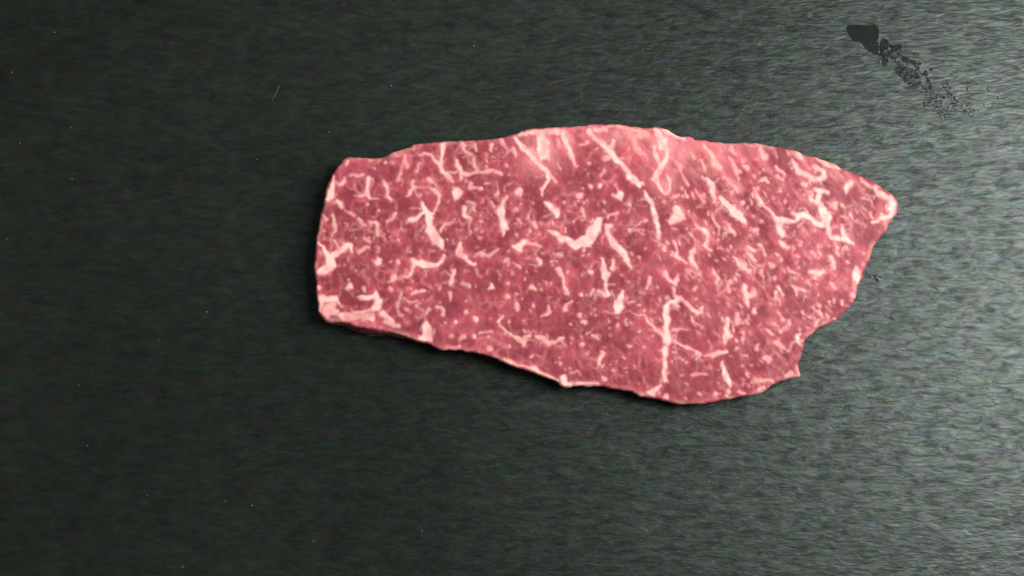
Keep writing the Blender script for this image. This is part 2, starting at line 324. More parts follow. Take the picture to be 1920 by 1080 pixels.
def beef_material():
    m, nt, b = new_mat('marbled_beef')
    fat = N(nt, 'ShaderNodeAttribute', attribute_name='fat').outputs['Fac']
    yel = N(nt, 'ShaderNodeAttribute', attribute_name='yellow').outputs['Fac']
    tone = N(nt, 'ShaderNodeAttribute', attribute_name='tone').outputs['Fac']
    tc = N(nt, 'ShaderNodeTexCoord')
    n1 = N(nt, 'ShaderNodeTexNoise', Scale=420.0, Detail=3.0, Roughness=0.6)
    n2 = N(nt, 'ShaderNodeTexNoise', Scale=1500.0, Detail=2.0)
    n3 = N(nt, 'ShaderNodeTexNoise', Scale=170.0, Detail=2.0)
    for n in (n1, n2, n3):
        nt.links.new(tc.outputs['Object'], n.inputs['Vector'])
    lean = mixcol(nt, tone, (0.245, 0.038, 0.054, 1), (0.65, 0.116, 0.155, 1))
    lean = mixcol(nt, maprange(nt, n1.outputs['Fac'], 0.36, 0.64, 0.0, 0.30), lean, (0.44, 0.066, 0.066, 1))
    lean = mixcol(nt, maprange(nt, n3.outputs['Fac'], 0.52, 0.68, 0.0, 0.35), lean, (0.36, 0.056, 0.090, 1))
    fatc = mixcol(nt, maprange(nt, n1.outputs['Fac'], 0.35, 0.65, 0.0, 1.0), (0.90, 0.39, 0.362, 1), (0.96, 0.48, 0.445, 1))
    fatc = mixcol(nt, mth(nt, 'MULTIPLY', yel, 0.55), fatc, (0.80, 0.43, 0.29, 1))
    fatc = mixcol(nt, maprange(nt, fat, 0.78, 1.0, 0.0, 0.8), fatc, (1.0, 0.60, 0.53, 1))
    c = mixcol(nt, fat, lean, fatc)
    nt.links.new(c, b.inputs['Base Color'])
    nt.links.new(maprange(nt, fat, 0, 1, 0.38, 0.46), b.inputs['Roughness'])
    b.inputs['Specular IOR Level'].default_value = 0.13
    h = mth(nt, 'ADD', n1.outputs['Fac'], mth(nt, 'MULTIPLY', n2.outputs['Fac'], 0.5))
    bump = N(nt, 'ShaderNodeBump', Strength=0.30, Distance=0.0005)
    nt.links.new(h, bump.inputs['Height'])
    nt.links.new(bump.outputs[0], b.inputs['Normal'])
    return m

THICK = 0.0088

def build_beef():
    ring = outline_points()
    H = 1.65                                     # grid step in photograph pixels
    xs = np.arange(575, 1700, H); ys = np.arange(222, 775, H)
    X, Y = np.meshgrid(xs, ys)                   # rows are y
    # jag the outline slightly
    j = value_noise(ring[:, 0], ring[:, 1], 22, 5, 3)
    d = np.roll(ring, -1, 0) - np.roll(ring, 1, 0)
    nrm = np.stack([d[:, 1], -d[:, 0]], 1); nrm /= np.linalg.norm(nrm, axis=1)[:, None]   # outward (clockwise in image)
    j2 = value_noise(ring[:, 0], ring[:, 1], 8, 6, 2)
    ring = ring + nrm * (j * 1.6 + j2 * 1.3)[:, None]
    # signed inside test and distance to the outline
    P = np.stack([X.ravel(), Y.ravel()], 1)
    inside = np.zeros(len(P), bool)
    a = ring; b = np.roll(ring, -1, 0)
    for (x0, y0), (x1, y1) in zip(a, b):
        if y0 == y1:
            continue
        c = ((y0 > P[:, 1]) != (y1 > P[:, 1]))
        idx = np.nonzero(c)[0]
        xi = x0 + (P[idx, 1] - y0) * (x1 - x0) / (y1 - y0)
        inside[idx[P[idx, 0] < xi]] ^= True
    dist = np.full(len(P), 1e9); near = np.zeros(len(P), int)
    for s in range(0, len(P), 8000):
        q = P[s:s + 8000]
        dd = (q[:, None, 0] - ring[None, :, 0]) ** 2 + (q[:, None, 1] - ring[None, :, 1]) ** 2
        near[s:s + 8000] = dd.argmin(1); dist[s:s + 8000] = np.sqrt(dd.min(1))
    shp = X.shape
    inside = inside.reshape(shp); dist = dist.reshape(shp); near = near.reshape(shp)

    # marbling
    wx = X + value_noise(X, Y, 14, 1, 3) * 4.6
    wy = Y + value_noise(X, Y, 14, 2, 3) * 4.6
    rag = value_noise(X, Y, 8, 3, 2) * 1.7
    fat = np.zeros(shp); yel = np.zeros(shp); halo = np.zeros(shp); pocket = np.zeros(shp)
    strokes = parse_marble()
    rnd = random.Random(4)
    # the many faint flecks between the veins, lying along the grain of the muscle
    dens = lambda x, y: 0.5 + 0.5 * noise.noise(Vector((x / 70, y / 70, 3.3)))
    made = 0
    while made < 1150:
        x = rnd.uniform(598, 1685); y = rnd.uniform(240, 755)
        if rnd.random() > dens(x, y) ** 1.6 * 1.6:
            continue
        made += 1
        ang = math.radians(rnd.choice((100, 75, 20, 140))) + rnd.gauss(0, 0.6)
        if x > 1240: ang = math.radians(50 if x < 1480 else 62) + rnd.gauss(0, 0.45)
        L = rnd.choice((1, 2, 3, 5, 8)) * rnd.uniform(0.7, 1.2); r = rnd.uniform(1.3, 2.7)
        bend = rnd.uniform(-0.3, 0.3) * L
        p = np.array([[x, y, r * 0.6], [x + math.cos(ang) * L * .5 - math.sin(ang) * bend, y + math.sin(ang) * L * .5 + math.cos(ang) * bend, r], [x + math.cos(ang) * L, y + math.sin(ang) * L, r * .4]])
        strokes.append((min(0.85, 0.16 + abs(rnd.gauss(0, 0.28))), rnd.random() < 0.2, p))
    for _ in range(190):                             # short slanting flecks of the right half
        x = rnd.uniform(1230, 1640); y = rnd.uniform(265, 640)
        ang = math.radians(56) + rnd.gauss(0, 0.25); L = rnd.uniform(5, 15); r = rnd.uniform(1.6, 3.0)
        p = np.array([[x, y, r * 0.5], [x + math.cos(ang) * L * .45, y + math.sin(ang) * L * .45, r], [x + math.cos(ang) * L, y + math.sin(ang) * L, r * .4]])
        strokes.append((rnd.uniform(0.3, 0.75), rnd.random() < 0.25, p))
    # thin threads that branch off the traced veins
    for inten, yellow, p in list(strokes):
        if inten < 0.6 or len(p) < 2 or p[:, 2].max() < 2.4:
            continue
        for _ in range(rnd.choice((0, 0, 1, 2))):
            k = rnd.randrange(len(p)); x, y = p[k, 0], p[k, 1]
            ang = rnd.uniform(0, 6.28); r = rnd.uniform(1.9, 2.8); q = [[x, y, p[k, 2] * 0.5 + 0.6]]
            for st_ in range(rnd.choice((2, 3, 4))):
                ang += rnd.gauss(0, 0.5); step = rnd.uniform(4, 9)
                x += math.cos(ang) * step; y += math.sin(ang) * step; r *= 0.86
                q.append([x, y, r])
            strokes.append((rnd.uniform(0.25, 0.5), yellow, np.array(q)))
    strokes.sort(key=lambda s: s[0] < 0)
    for inten, yellow, p in strokes:
        r = p[:, 2].max() + 12
        c0 = max(0, int((p[:, 0].min() - r - xs[0]) / H)); c1 = min(shp[1], int((p[:, 0].max() + r - xs[0]) / H) + 2)
        r0 = max(0, int((p[:, 1].min() - r - ys[0]) / H)); r1 = min(shp[0], int((p[:, 1].max() + r - ys[0]) / H) + 2)
        if c1 <= c0 or r1 <= r0:
            continue
        gx = wx[r0:r1, c0:c1]; gy = wy[r0:r1, c0:c1]
        best = np.full(gx.shape, -1e9)
        if len(p) == 1:
            best = p[0, 2] - np.hypot(gx - p[0, 0], gy - p[0, 1])
        for u, v in zip(p[:-1], p[1:]):
            dx, dy = v[0] - u[0], v[1] - u[1]
            t = np.clip(((gx - u[0]) * dx + (gy - u[1]) * dy) / (dx * dx + dy * dy + 1e-9), 0, 1)
            best = np.maximum(best, u[2] + (v[2] - u[2]) * t - np.hypot(gx - u[0] - dx * t, gy - u[1] - dy * t))
        best = best + rag[r0:r1, c0:c1] * min(1.0, 0.35 + p[:, 2].max() / 6)
        s = np.clip((best + (2.1 if p[:, 2].max() < 6 else 1.7)) / min(4.9, 3.1 + 0.36 * p[:, 2].mean()), 0, 1); s = s * s * (3 - 2 * s)
        if inten > 0:
            hw = np.clip((best + 9.0) / 11.0, 0, 1) * inten
            halo[r0:r1, c0:c1] = np.maximum(halo[r0:r1, c0:c1], hw)
        if inten > 0:
            val = s * (inten if inten < 0.6 else 0.6 + (inten - 0.6) * 1.0)
            new = val > fat[r0:r1, c0:c1]
            yy = yel[r0:r1, c0:c1]; yy[new] = (1.0 if yellow else 0.0) * s[new] + yy[new] * (1 - s[new])
            fat[r0:r1, c0:c1] = np.maximum(fat[r0:r1, c0:c1], val)
        else:
            fat[r0:r1, c0:c1] *= 1 + inten * s
            pocket[r0:r1, c0:c1] = np.maximum(pocket[r0:r1, c0:c1], -inten * s)
    fat = fat * (0.97 + 0.30 * value_noise(X, Y, 12, 9, 2))
    # cloudy network of fine connective strands
    rid = 1 - np.abs(value_noise(wx * 1.0, wy * 0.8, 22, 91, 1)) * 3.6
    rid = np.clip(rid, 0, 1) ** 1.5 * np.clip(0.35 + 1.3 * value_noise(X, Y, 34, 92, 2), 0, 1)
    fat = np.maximum(fat, 0.15 * rid * (0.6 + 0.8 * value_noise(X, Y, 9, 93, 2)))
    for _ in range(1):
        fat = (3 * fat + np.roll(fat, 1, 0) + np.roll(fat, -1, 0) + np.roll(fat, 1, 1) + np.roll(fat, -1, 1)) / 7
    fat = np.clip(fat * 1.03, 0, 1) ** 0.95
    # lean tone: darker and pinker muscle bundles, pinker towards the cut rim and around fat
    def rot(deg):
        t_ = math.radians(deg)
        return X * math.cos(t_) + Y * math.sin(t_), -X * math.sin(t_) + Y * math.cos(t_)
    a1, c1 = rot(88); a2, c2 = rot(50)
    wr = np.clip((X - 1180) / 160, 0, 1)
    fibre = value_noise(a1 * 0.30, c1, 8, 33, 2) * (1 - wr) + value_noise(a2 * 0.28, c2, 8, 34, 2) * wr
    side = 0.55 + 0.9 * value_noise(X, Y, 20, 35, 2)
    tone = 0.22 + 0.46 * value_noise(X, Y, 44, 21, 3) + 0.20 * value_noise(X, Y, 13, 22, 2) + 0.66 * halo * np.clip(side, 0.0, 1.3) + 0.05 * fibre - 0.7 * pocket
    # muscle bundles: dark rounded cells with pinker, slightly fatty seams between them
    d1, i1 = bundle_cells(wx * 1.1, wy * 0.95, 27, 81)
    d2, i2 = bundle_cells((a2 + wx - X) * 0.55, c2 + wy - Y, 23, 82)
    d3, i3 = bundle_cells(wx, wy, 15, 83)
    edge = np.clip(1 - d1 / 11, 0, 1) * (1 - wr) + np.clip(1 - d2 / 10, 0, 1) * wr
    edge3 = np.clip(1 - d3 / 7, 0, 1)
    msk = np.clip(0.42 + 1.2 * value_noise(X, Y, 42, 84, 3), 0, 1)
    msk3 = np.clip(0.30 + 1.4 * value_noise(X, Y, 30, 85, 3), 0, 1)
    tone += 0.22 * ((i1 - 0.5) * (1 - wr) + (i2 - 0.5) * wr) + 0.50 * edge * msk + 0.26 * edge3 * msk3 - 0.20
    spot = np.clip(0.35 + 1.5 * value_noise(X, Y, 11, 86, 2), 0, 1)
    fat = np.maximum(fat, 0.30 * edge ** 1.0 * msk * spot ** 1.5)
    fat = np.maximum(fat, 0.20 * edge3 ** 1.0 * msk3 * spot ** 1.5)
    bun = value_noise(a2 * 0.22, c2, 12, 36, 2) * wr * np.clip((520 - Y) / 120, 0, 1)
    tone += 0.55 * np.clip(bun, -0.4, 1)
    fat = np.maximum(fat, 0.45 * np.clip(bun * 1.6 - 0.25, 0, 1))
    tone += 0.28 * np.exp(-((X - 1150) / 190) ** 2 - ((Y - 285) / 60) ** 2)
    for gx_, gy_, sx_, sy_, am_ in ((1012, 282, 34, 38, .62), (1060, 262, 26, 26, .5), (1180, 252, 60, 20, .5), (1242, 275, 26, 44, .62), (1300, 290, 60, 32, .42), (1245, 345, 26, 30, .4), (1370, 285, 40, 22, .4)):
        g_ = am_ * np.exp(-((X - gx_) / sx_) ** 2 - ((Y - gy_) / sy_) ** 2)
        tone += 0.8 * g_
        fat = np.maximum(fat, g_ * np.clip(0.75 + 0.9 * value_noise(a2 * 0.4, c2, 13, 87, 2), 0, 1))
    slit = np.clip(1.5 - np.hypot((X - 655) / 15, (Y - 563 - (X - 655) * 0.02) / 5.0) * 1.0, 0, 1)
    slit2 = np.clip(1.5 - np.hypot((X - 684) / 16, (Y - 570) / 4.0), 0, 1) * 0.6
    dark_ = np.maximum(slit, slit2)
    fat *= 1 - dark_
    tone = tone * (1 - dark_) - 0.2 * slit + 0.3 * slit2
    rim = np.clip(1 - dist / 16, 0, 1)
    tone = tone + 0.34 * rim * np.clip(0.6 + 1.2 * value_noise(X, Y, 30, 52, 2), 0, 1.4)
    rn = np.clip(0.35 + 1.5 * value_noise(X, Y, 24, 50, 3), 0, 1.2)
    rim2 = np.clip(1 - dist / 11, 0, 1)
    fat = np.clip(np.maximum(fat, 0.55 * rim2 ** 0.9 * rn), 0, 1)
    yel = np.maximum(yel, rim2 * np.clip(1.6 * value_noise(X, Y, 40, 51, 2), 0, 0.7))
    tone = np.clip(tone, 0, 1)

    # relief of the cut face
    Z = THICK + 0.00055 * value_noise(X, Y, 120, 61, 2) + 0.00028 * value_noise(X, Y, 30, 62, 3)
    Z += 0.00005 * fibre + 0.00022 * np.clip(fat - 0.25, 0, 1)
    Z -= 0.0022 * np.clip((X - 1430) / 260, 0, 1) ** 1.5                      # thinner towards the tip
    R = 6.0
    e = np.clip(1 - dist / R, 0, 1)
    Z -= 0.0006 * (1 - np.sqrt(np.clip(1 - e * e, 0, 1)))

    # kept cells
    ctr = inside[:-1, :-1].astype(int) + inside[1:, :-1] + inside[:-1, 1:] + inside[1:, 1:]
    keep = ctr >= 3
    for _ in range(4):                              # no pinched corners
        k2 = keep.copy()
        pad = np.pad(keep, 1)
        nb = pad[:-2, 1:-1].astype(int) + pad[2:, 1:-1] + pad[1:-1, :-2] + pad[1:-1, 2:]
        k2 &= nb >= 2
        if (k2 == keep).all():
            break
        keep = k2
    nid = -np.ones(shp, int)
    used = np.zeros(shp, bool)
    used[:-1, :-1] |= keep; used[1:, :-1] |= keep; used[:-1, 1:] |= keep; used[1:, 1:] |= keep
    nid[used] = np.arange(used.sum())
    cells = np.argwhere(keep)
    r, c = cells[:, 0], cells[:, 1]
    quads = np.stack([nid[r, c], nid[r + 1, c], nid[r + 1, c + 1], nid[r, c + 1]], 1)     # CCW from above
    px = X[used].copy(); py = Y[used].copy(); pz = Z[used].copy()
    fv = fat[used]; yv = yel[used]; tv = tone[used]; nv = near[used]
    # rim vertices sit on the outline
    cnt = np.bincount(quads.ravel(), minlength=len(px))
    pairs = {}
    for col in range(4):
        for f, (i0, i1) in enumerate(zip(quads[:, col], quads[:, (col + 1) % 4])):
            pairs[(i0, i1)] = True
    nxt = {}
    for (i0, i1) in pairs:
        if (i1, i0) not in pairs:
            nxt[i0] = i1
    start = next(iter(nxt)); loop = [start]
    while nxt[loop[-1]] != start and len(loop) < 20000:
        loop.append(nxt[loop[-1]])
    loop = np.array(loop)
    px[loop] = ring[nv[loop], 0]; py[loop] = ring[nv[loop], 1]
    for _ in range(2):                               # ease the rim
        px[loop] = (np.roll(px[loop], 1) + 2 * px[loop] + np.roll(px[loop], -1)) / 4
        py[loop] = (np.roll(py[loop], 1) + 2 * py[loop] + np.roll(py[loop], -1)) / 4
    pz[loop] -= 0.0004
    V = at(px, py, pz)
    top_n = len(V)
    # side wall: rings from the rim down to the board
    lv = np.stack([px[loop], py[loop]], 1)
    dd = np.roll(lv, -1, 0) - np.roll(lv, 1, 0)
    for _ in range(25):
        dd = (np.roll(dd, 1, 0) + dd + np.roll(dd, -1, 0)) / 3
    nn = np.stack([dd[:, 1], -dd[:, 0]], 1)
    nn /= np.linalg.norm(nn, axis=1)[:, None] + 1e-9
    cen = lv.mean(0)
    if (nn * (lv - cen)).sum() < 0:
        nn = -nn
    # the lower left flank slopes outwards, elsewhere the cut is upright or a little undercut
    flank = np.exp(-((lv[:, 0] - 690) / 75.0) ** 2) * np.clip((nn[:, 1] - 0.25) / 0.4, 0, 1)
    zt = pz[loop]
    Vs = [V]; fa = [fv]; ya = [yv]; ta = [tv]; quads_side = []
    prev = loop
    levels = (0.90, 0.74, 0.55, 0.34, 0.15, 0.0)
    for k, lev in enumerate(levels):
        q = 1 - lev
        off = 0.00030 * math.sin(math.pi * q) - 0.0016 * q + flank * (0.0030 * q)
        base = at(lv[:, 0], lv[:, 1], zt)
        z = zt * lev + 0.00002
        wob = value_noise(lv[:, 0] + 200 * k, lv[:, 1], 18, 70, 2) * 0.00035
        ring3 = base.copy()
        ring3[:, 0] += nn[:, 0] * (off + wob); ring3[:, 1] += -nn[:, 1] * (off + wob)
        ring3[:, 2] = z
        ids = np.arange(len(loop)) + sum(len(a) for a in Vs)
        Vs.append(ring3)
        nse = value_noise(lv[:, 0], lv[:, 1] + 60 * k, 14, 71, 2)
        fa.append(np.clip(0.15 + 0.35 * nse, 0, 0.6)); ya.append(np.zeros(len(loop))); ta.append(np.clip(0.15 + 0.4 * nse, 0, 1))
        quads_side.append(np.stack([prev, ids, np.roll(ids, -1), np.roll(prev, -1)], 1))
        prev = ids
    V = np.concatenate(Vs); fa = np.concatenate(fa); ya = np.concatenate(ya); ta = np.concatenate(ta)
    Q = np.concatenate([quads] + quads_side)
    # orientation check: top must face up
    f0 = V[quads[0]]
    if np.cross(f0[1] - f0[0], f0[2] - f0[0])[2] < 0:
        Q = Q[:, ::-1]
    fn = np.cross(V[Q[:, 2]] - V[Q[:, 0]], V[Q[:, 3]] - V[Q[:, 1]])
    VN = np.zeros_like(V)
    for k in range(4):
        np.add.at(VN, Q[:, k], fn)
    VN /= np.linalg.norm(VN, axis=1)[:, None] + 1e-20

    # veins: connected patches of fat on the cut face become parts of their own
    cf = (fat[:-1, :-1] + fat[1:, :-1] + fat[:-1, 1:] + fat[1:, 1:]) / 4
    isf = (cf > 0.46) & keep & (dist[:-1, :-1] > 5)
    lab = np.zeros(isf.shape, int); comps = []
    for r_, c_ in np.argwhere(isf):
        if lab[r_, c_]:
            continue
        n = len(comps) + 1; st = [(r_, c_)]; lab[r_, c_] = n; size = 0
        while st:
            a_, b_ = st.pop(); size += 1
            for da, db in ((1, 0), (-1, 0), (0, 1), (0, -1)):
                e_, g_ = a_ + da, b_ + db
                if 0 <= e_ < isf.shape[0] and 0 <= g_ < isf.shape[1] and isf[e_, g_] and not lab[e_, g_]:
                    lab[e_, g_] = n; st.append((e_, g_))
        comps.append(size)
    order = sorted(range(len(comps)), key=lambda i: -comps[i])
    chosen = [i + 1 for i in order if comps[i] >= 22][:260]
    cell_lab = lab[r, c]
    side_lab = np.zeros(len(Q) - len(quads), int)
    face_lab = np.concatenate([np.where(np.isin(cell_lab, chosen), cell_lab, 0), side_lab])

    mat = beef_material()
    base = at(1120, 500, 0)
    root = bpy.data.objects.new('beef_slice', None)
    COL.objects.link(root)
    root.location = Vector(base)
    root.empty_display_size = 0.02
    tag(root, 'raw pink beef slice with white fat marbling lying on the dark board', 'beef')

    def piece(name, faces, skirt):
        uid, inv = np.unique(faces.ravel(), return_inverse=True)
        fl = inv.reshape(-1, 4)
        vv = V[uid] - base; vn = VN[uid].copy()
        A = [fa[uid], ya[uid], ta[uid]]
        if skirt:                                    # give the vein its depth inside the meat
            es = {}
            for f in fl:
                for k in range(4):
                    es[(f[k], f[(k + 1) % 4])] = True
            be = [e for e in es if (e[1], e[0]) not in es]
            n0 = len(vv)
            bi = sorted({i for e in be for i in e}); mp = {i: n0 + k for k, i in enumerate(bi)}
            mp2 = {i: n0 + len(bi) + k for k, i in enumerate(bi)}
            cxy = vv[:, :2].mean(0)
            up = vv[bi].copy(); up[:, 2] -= 0.00003
            lo = vv[bi].copy(); lo[:, 2] -= 0.0012; lo[:, :2] += (cxy - lo[:, :2]) * 0.02
            vv = np.concatenate([vv, up, lo]); vn = np.concatenate([vn, np.zeros((2 * len(bi), 3))])
            A = [np.concatenate([q, q[bi], q[bi]]) for q in A]
            fl = np.concatenate([fl, np.array([(mp[e[1]], mp[e[0]], mp2[e[0]], mp2[e[1]]) for e in be])])
        me = bpy.data.meshes.new(name)
        me.vertices.add(len(vv)); me.vertices.foreach_set('co', vv.astype(np.float32).ravel())
        me.loops.add(fl.size); me.loops.foreach_set('vertex_index', fl.astype(np.int32).ravel())
        me.polygons.add(len(fl))
        me.polygons.foreach_set('loop_start', np.arange(0, fl.size, 4, dtype=np.int32))
        me.polygons.foreach_set('loop_total', np.full(len(fl), 4, dtype=np.int32))
        me.update(calc_edges=True)
        me.polygons.foreach_set('use_smooth', np.ones(len(fl), bool))
        for nm, arr in zip(('fat', 'yellow', 'tone'), A):
            at_ = me.attributes.new(nm, 'FLOAT', 'POINT')
            at_.data.foreach_set('value', arr.astype(np.float32))
        me.normals_split_custom_set_from_vertices(vn.tolist())
        me.materials.append(mat)
        o = bpy.data.objects.new(name, me)
        COL.objects.link(o)
        o.parent = root
        return o

    lean = piece('lean_meat', Q[face_lab == 0], False)
    for k in chosen:
        piece('fat_vein', Q[face_lab == k], True)
    print('beef: verts', len(V), 'veins', len(chosen), 'comps', len(comps))
build_beef()

# ------------------------------------------------------------------ water on the board
def water_material():
    m, nt, b = new_mat('water_film')
    b.inputs['Base Color'].default_value = (0.010, 0.012, 0.010, 1)
    b.inputs['Roughness'].default_value = 0.145
    b.inputs['IOR'].default_value = 1.33
    return m
WATER = water_material()
def broken_film_material():
    m, nt, b = new_mat('broken_water_film')
    b.inputs['Base Color'].default_value = (0.010, 0.012, 0.010, 1)
    b.inputs['Roughness'].default_value = 0.14
    b.inputs['IOR'].default_value = 1.33
    tc = N(nt, 'ShaderNodeTexCoord')
    n = N(nt, 'ShaderNodeTexNoise', Scale=620.0, Detail=3.0, Roughness=0.6)
    nt.links.new(tc.outputs['Object'], n.inputs['Vector'])
    nt.links.new(maprange(nt, n.outputs['Fac'], 0.36, 0.56, 0.4, 1.0), b.inputs['Alpha'])
    bump = N(nt, 'ShaderNodeBump', Strength=0.12, Distance=0.0006)
    nt.links.new(n.outputs['Fac'], bump.inputs['Height'])
    nt.links.new(bump.outputs[0], b.inputs['Normal'])
    return m
BROKEN = broken_film_material()
CLEAR, _nt, _b = new_mat('clear_bead')
_b.inputs['Base Color'].default_value = (0.06, 0.075, 0.075, 1)
_b.inputs['Roughness'].default_value = 0.2
_b.inputs['IOR'].default_value = 1.33

PROF_BEAD = ((1.0, 0.0), (0.97, 0.30), (0.88, 0.62), (0.68, 0.88), (0.38, 1.0))
PROF_FILM = ((1.0, 0.0), (0.985, 0.55), (0.955, 0.92), (0.92, 1.0), (0.5, 1.0))
def dome(name, outline, height, parent, origin, seed, mat=WATER, flat=False):
    """a low bead of liquid on the given outline (pixels), resting on the board"""
    p = np.array(outline, float); n = len(p)
    c = p.mean(0)
    v, f = [], []
    prof = PROF_FILM if flat else PROF_BEAD
    rr = random.Random(seed)
    ph = rr.uniform(0, 6)
    for s, z in prof:
        for i in range(n):
            q = c + (p[i] - c) * s
            w = 1 + (0.0 if flat else 0.18) * math.sin(3 * i / n * 6.28 + ph) * (1 - s)
            v.append(at(q[0], q[1], 0.00003 + height * z * w) - origin)
    v.append(at(c[0], c[1], height * (1.0 if flat else 1.02) + 0.00003) - origin)
    for k in range(len(prof) - 1):
        for i in range(n):
            j = (i + 1) % n
            f.append((k * n + j, k * n + i, (k + 1) * n + i, (k + 1) * n + j))
    top = (len(prof) - 1) * n
    for i in range(n):
        f.append((top + (i + 1) % n, top + i, len(v) - 1))
    f.append(tuple(range(n)))
    o = mesh_object(name, v, f, mat, parent)
    # make faces point outwards
    import bmesh
    bm = bmesh.new(); bm.from_mesh(o.data); bmesh.ops.recalc_face_normals(bm, faces=bm.faces); bm.to_mesh(o.data); bm.free()
    return o

def film(name, outline, height, parent, origin, mat=None):
    """a flat wet patch: sloping rim, level top"""
    p = np.array(outline, float); n = len(p)
    d = np.roll(p, -1, 0) - np.roll(p, 1, 0)
    nr = np.stack([d[:, 1], -d[:, 0]], 1); nr /= np.linalg.norm(nr, axis=1)[:, None] + 1e-9
    if (nr * (p - p.mean(0))).sum() < 0:
        nr = -nr
    v = [at(q[0], q[1], 0.00001) - origin for q in p] + [at(q[0], q[1], height) - origin for q in p - nr * 0.7]
    f = [(i, n + i, n + (i + 1) % n, (i + 1) % n) for i in range(n)] + [tuple(range(n, 2 * n)), tuple(range(n))[::-1]]
    o = mesh_object(name, v, f, mat or WATER, parent, smooth=False)
    import bmesh
    bm = bmesh.new(); bm.from_mesh(o.data); bmesh.ops.recalc_face_normals(bm, faces=bm.faces); bm.to_mesh(o.data); bm.free()
    return o

def blob(x, y, rx, ry, ang, seed, n=16, rough=0.22):
    rr = random.Random(seed)
    ph = [rr.uniform(0, 6.28) for _ in range(4)]
    out = []
    for i in range(n):
        a = i / n * 2 * math.pi
        s = 1 + rough * (0.6 * math.sin(2 * a + ph[0]) + 0.5 * math.sin(3 * a + ph[1]) + 0.35 * math.sin(5 * a + ph[2]))
        ux, uy = rx * s * math.cos(a), ry * s * math.sin(a)
        out.append((x + ux * math.cos(ang) - uy * math.sin(ang), y + ux * math.sin(ang) + uy * math.cos(ang)))
    return out

def smooth_closed(pts, m=4):
    p = np.array(pts, float); n = len(p); res = []
    for i in range(n):
        a, b, c, d = p[i - 1], p[i], p[(i + 1) % n], p[(i + 2) % n]
        for k in range(m):
            u = k / m
            res.append(tuple(0.5 * (2 * b + (c - a) * u + (2 * a - 5 * b + 4 * c - d) * u * u + (3 * b - a - 3 * c + d) * u ** 3)))
    return res

def build_smear():
    org = at(1700, 125, 0)
    root = bpy.data.objects.new('water_smear', None)
    COL.objects.link(root); root.location = Vector(org); root.empty_display_size = 0.01
    tag(root, 'dark wet smear of water trailing across the upper right of the board', 'water smear')
    s = 1 / 4.5
    T = lambda pts: [(1560 + x * s, 20 + y * s) for x, y in pts]
    pools = [
        [(120, 150), (150, 122), (240, 118), (330, 125), (365, 118), (400, 165), (400, 230), (385, 270), (400, 330), (385, 372), (340, 360), (300, 335), (265, 300), (240, 262), (190, 258), (150, 220)],
        [(420, 235), (465, 245), (500, 290), (560, 285), (600, 300), (585, 340), (540, 340), (510, 370), (470, 395), (430, 360), (405, 300)],
        [(425, 385), (465, 400), (480, 440), (450, 475), (425, 455)],
        [(580, 380), (640, 400), (680, 430), (640, 445), (595, 425)],
        [(520, 500), (560, 478), (650, 480), (690, 500), (740, 550), (755, 600), (735, 650), (690, 655), (640, 625), (600, 590), (560, 545)],
        [(800, 690), (850, 700), (900, 715), (940, 745), (930, 800), (890, 830), (830, 850), (780, 825), (770, 770)],
        [(880, 840), (930, 850), (945, 900), (930, 935), (895, 890)],
        [(960, 640), (1005, 625), (1020, 690), (1000, 750), (970, 720)],
        [(1000, 770), (1060, 760), (1110, 810), (1090, 850), (1030, 835)],
        [(1130, 790), (1180, 820), (1205, 870), (1170, 900), (1140, 850)],
    ]
    for i, p in enumerate(pools):
        film('pool', smooth_closed(T(p), 3), 0.00005, root, org, WATER if i == 0 else BROKEN)
    rr = random.Random(12)
    # broken film between and around the pools, thinning out along the trail
    n = 0
    while n < 75:
        u = rr.random() ** 0.8
        x = 390 + u * 800 + rr.gauss(0, 45); y = 290 + u * 570 + rr.gauss(0, 40)
        r = rr.uniform(6, 26) * (1.15 - 0.5 * u)
        film('droplet', blob(1560 + x * s, 20 + y * s, r * s * 1.3, r * s * 0.75, rr.uniform(0.2, 1.3), n, 14, 0.34), 0.00004 + 0.00003 * rr.random(), root, org, BROKEN)
        n += 1
    beads = [(405, 430, 16), (480, 320, 14), (545, 415, 20), (610, 455, 14), (760, 615, 14), (870, 690, 16), (1010, 660, 12), (1045, 735, 16), (1025, 770, 12), (985, 835, 16), (960, 890, 14),
             (1150, 660, 18), (1285, 800, 12), (1320, 655, 16), (1410, 730, 18), (1210, 850, 14), (450, 340, 12)]
    for i, (x, y, r) in enumerate(beads):
        r = r * rr.uniform(0.75, 1.1) * s
        dome('bead', blob(1560 + x * s, 20 + y * s, r * 1.15, r * 0.85, rr.uniform(0, 3), i, 12), r * PXM * rr.uniform(0.25, 0.5), root, org, i, CLEAR)
build_smear()

for i, (x, y, r, lab) in enumerate([
        (1627, 511, 3.4, 'tiny clear water bead touching the right edge of the beef, upper one'),
        (1634, 520, 4.0, 'tiny clear water bead at the right edge of the beef, lower one'),
        (1646, 522, 6.5, 'small dark water drop just right of the beef, farthest from the meat')]):
    org = at(x, y, 0)
    o = dome('water_drop', blob(x, y, r * 1.2, r * 0.8, 0.5, 100 + i, 14), r * PXM * (0.35 if i < 2 else 0.05), None, org, 100 + i, CLEAR if i < 2 else BROKEN)
    o.location = Vector(org)
    tag(o, lab, 'water drop', 'water drops at the right edge of the beef')

# ------------------------------------------------------------------ specks on the board
def crumb_material():
    m, nt, b = new_mat('pale_crumb')
    b.inputs['Base Color'].default_value = (0.085, 0.092, 0.082, 1)
    b.inputs['Roughness'].default_value = 0.6
    return m
CRUMB = crumb_material()

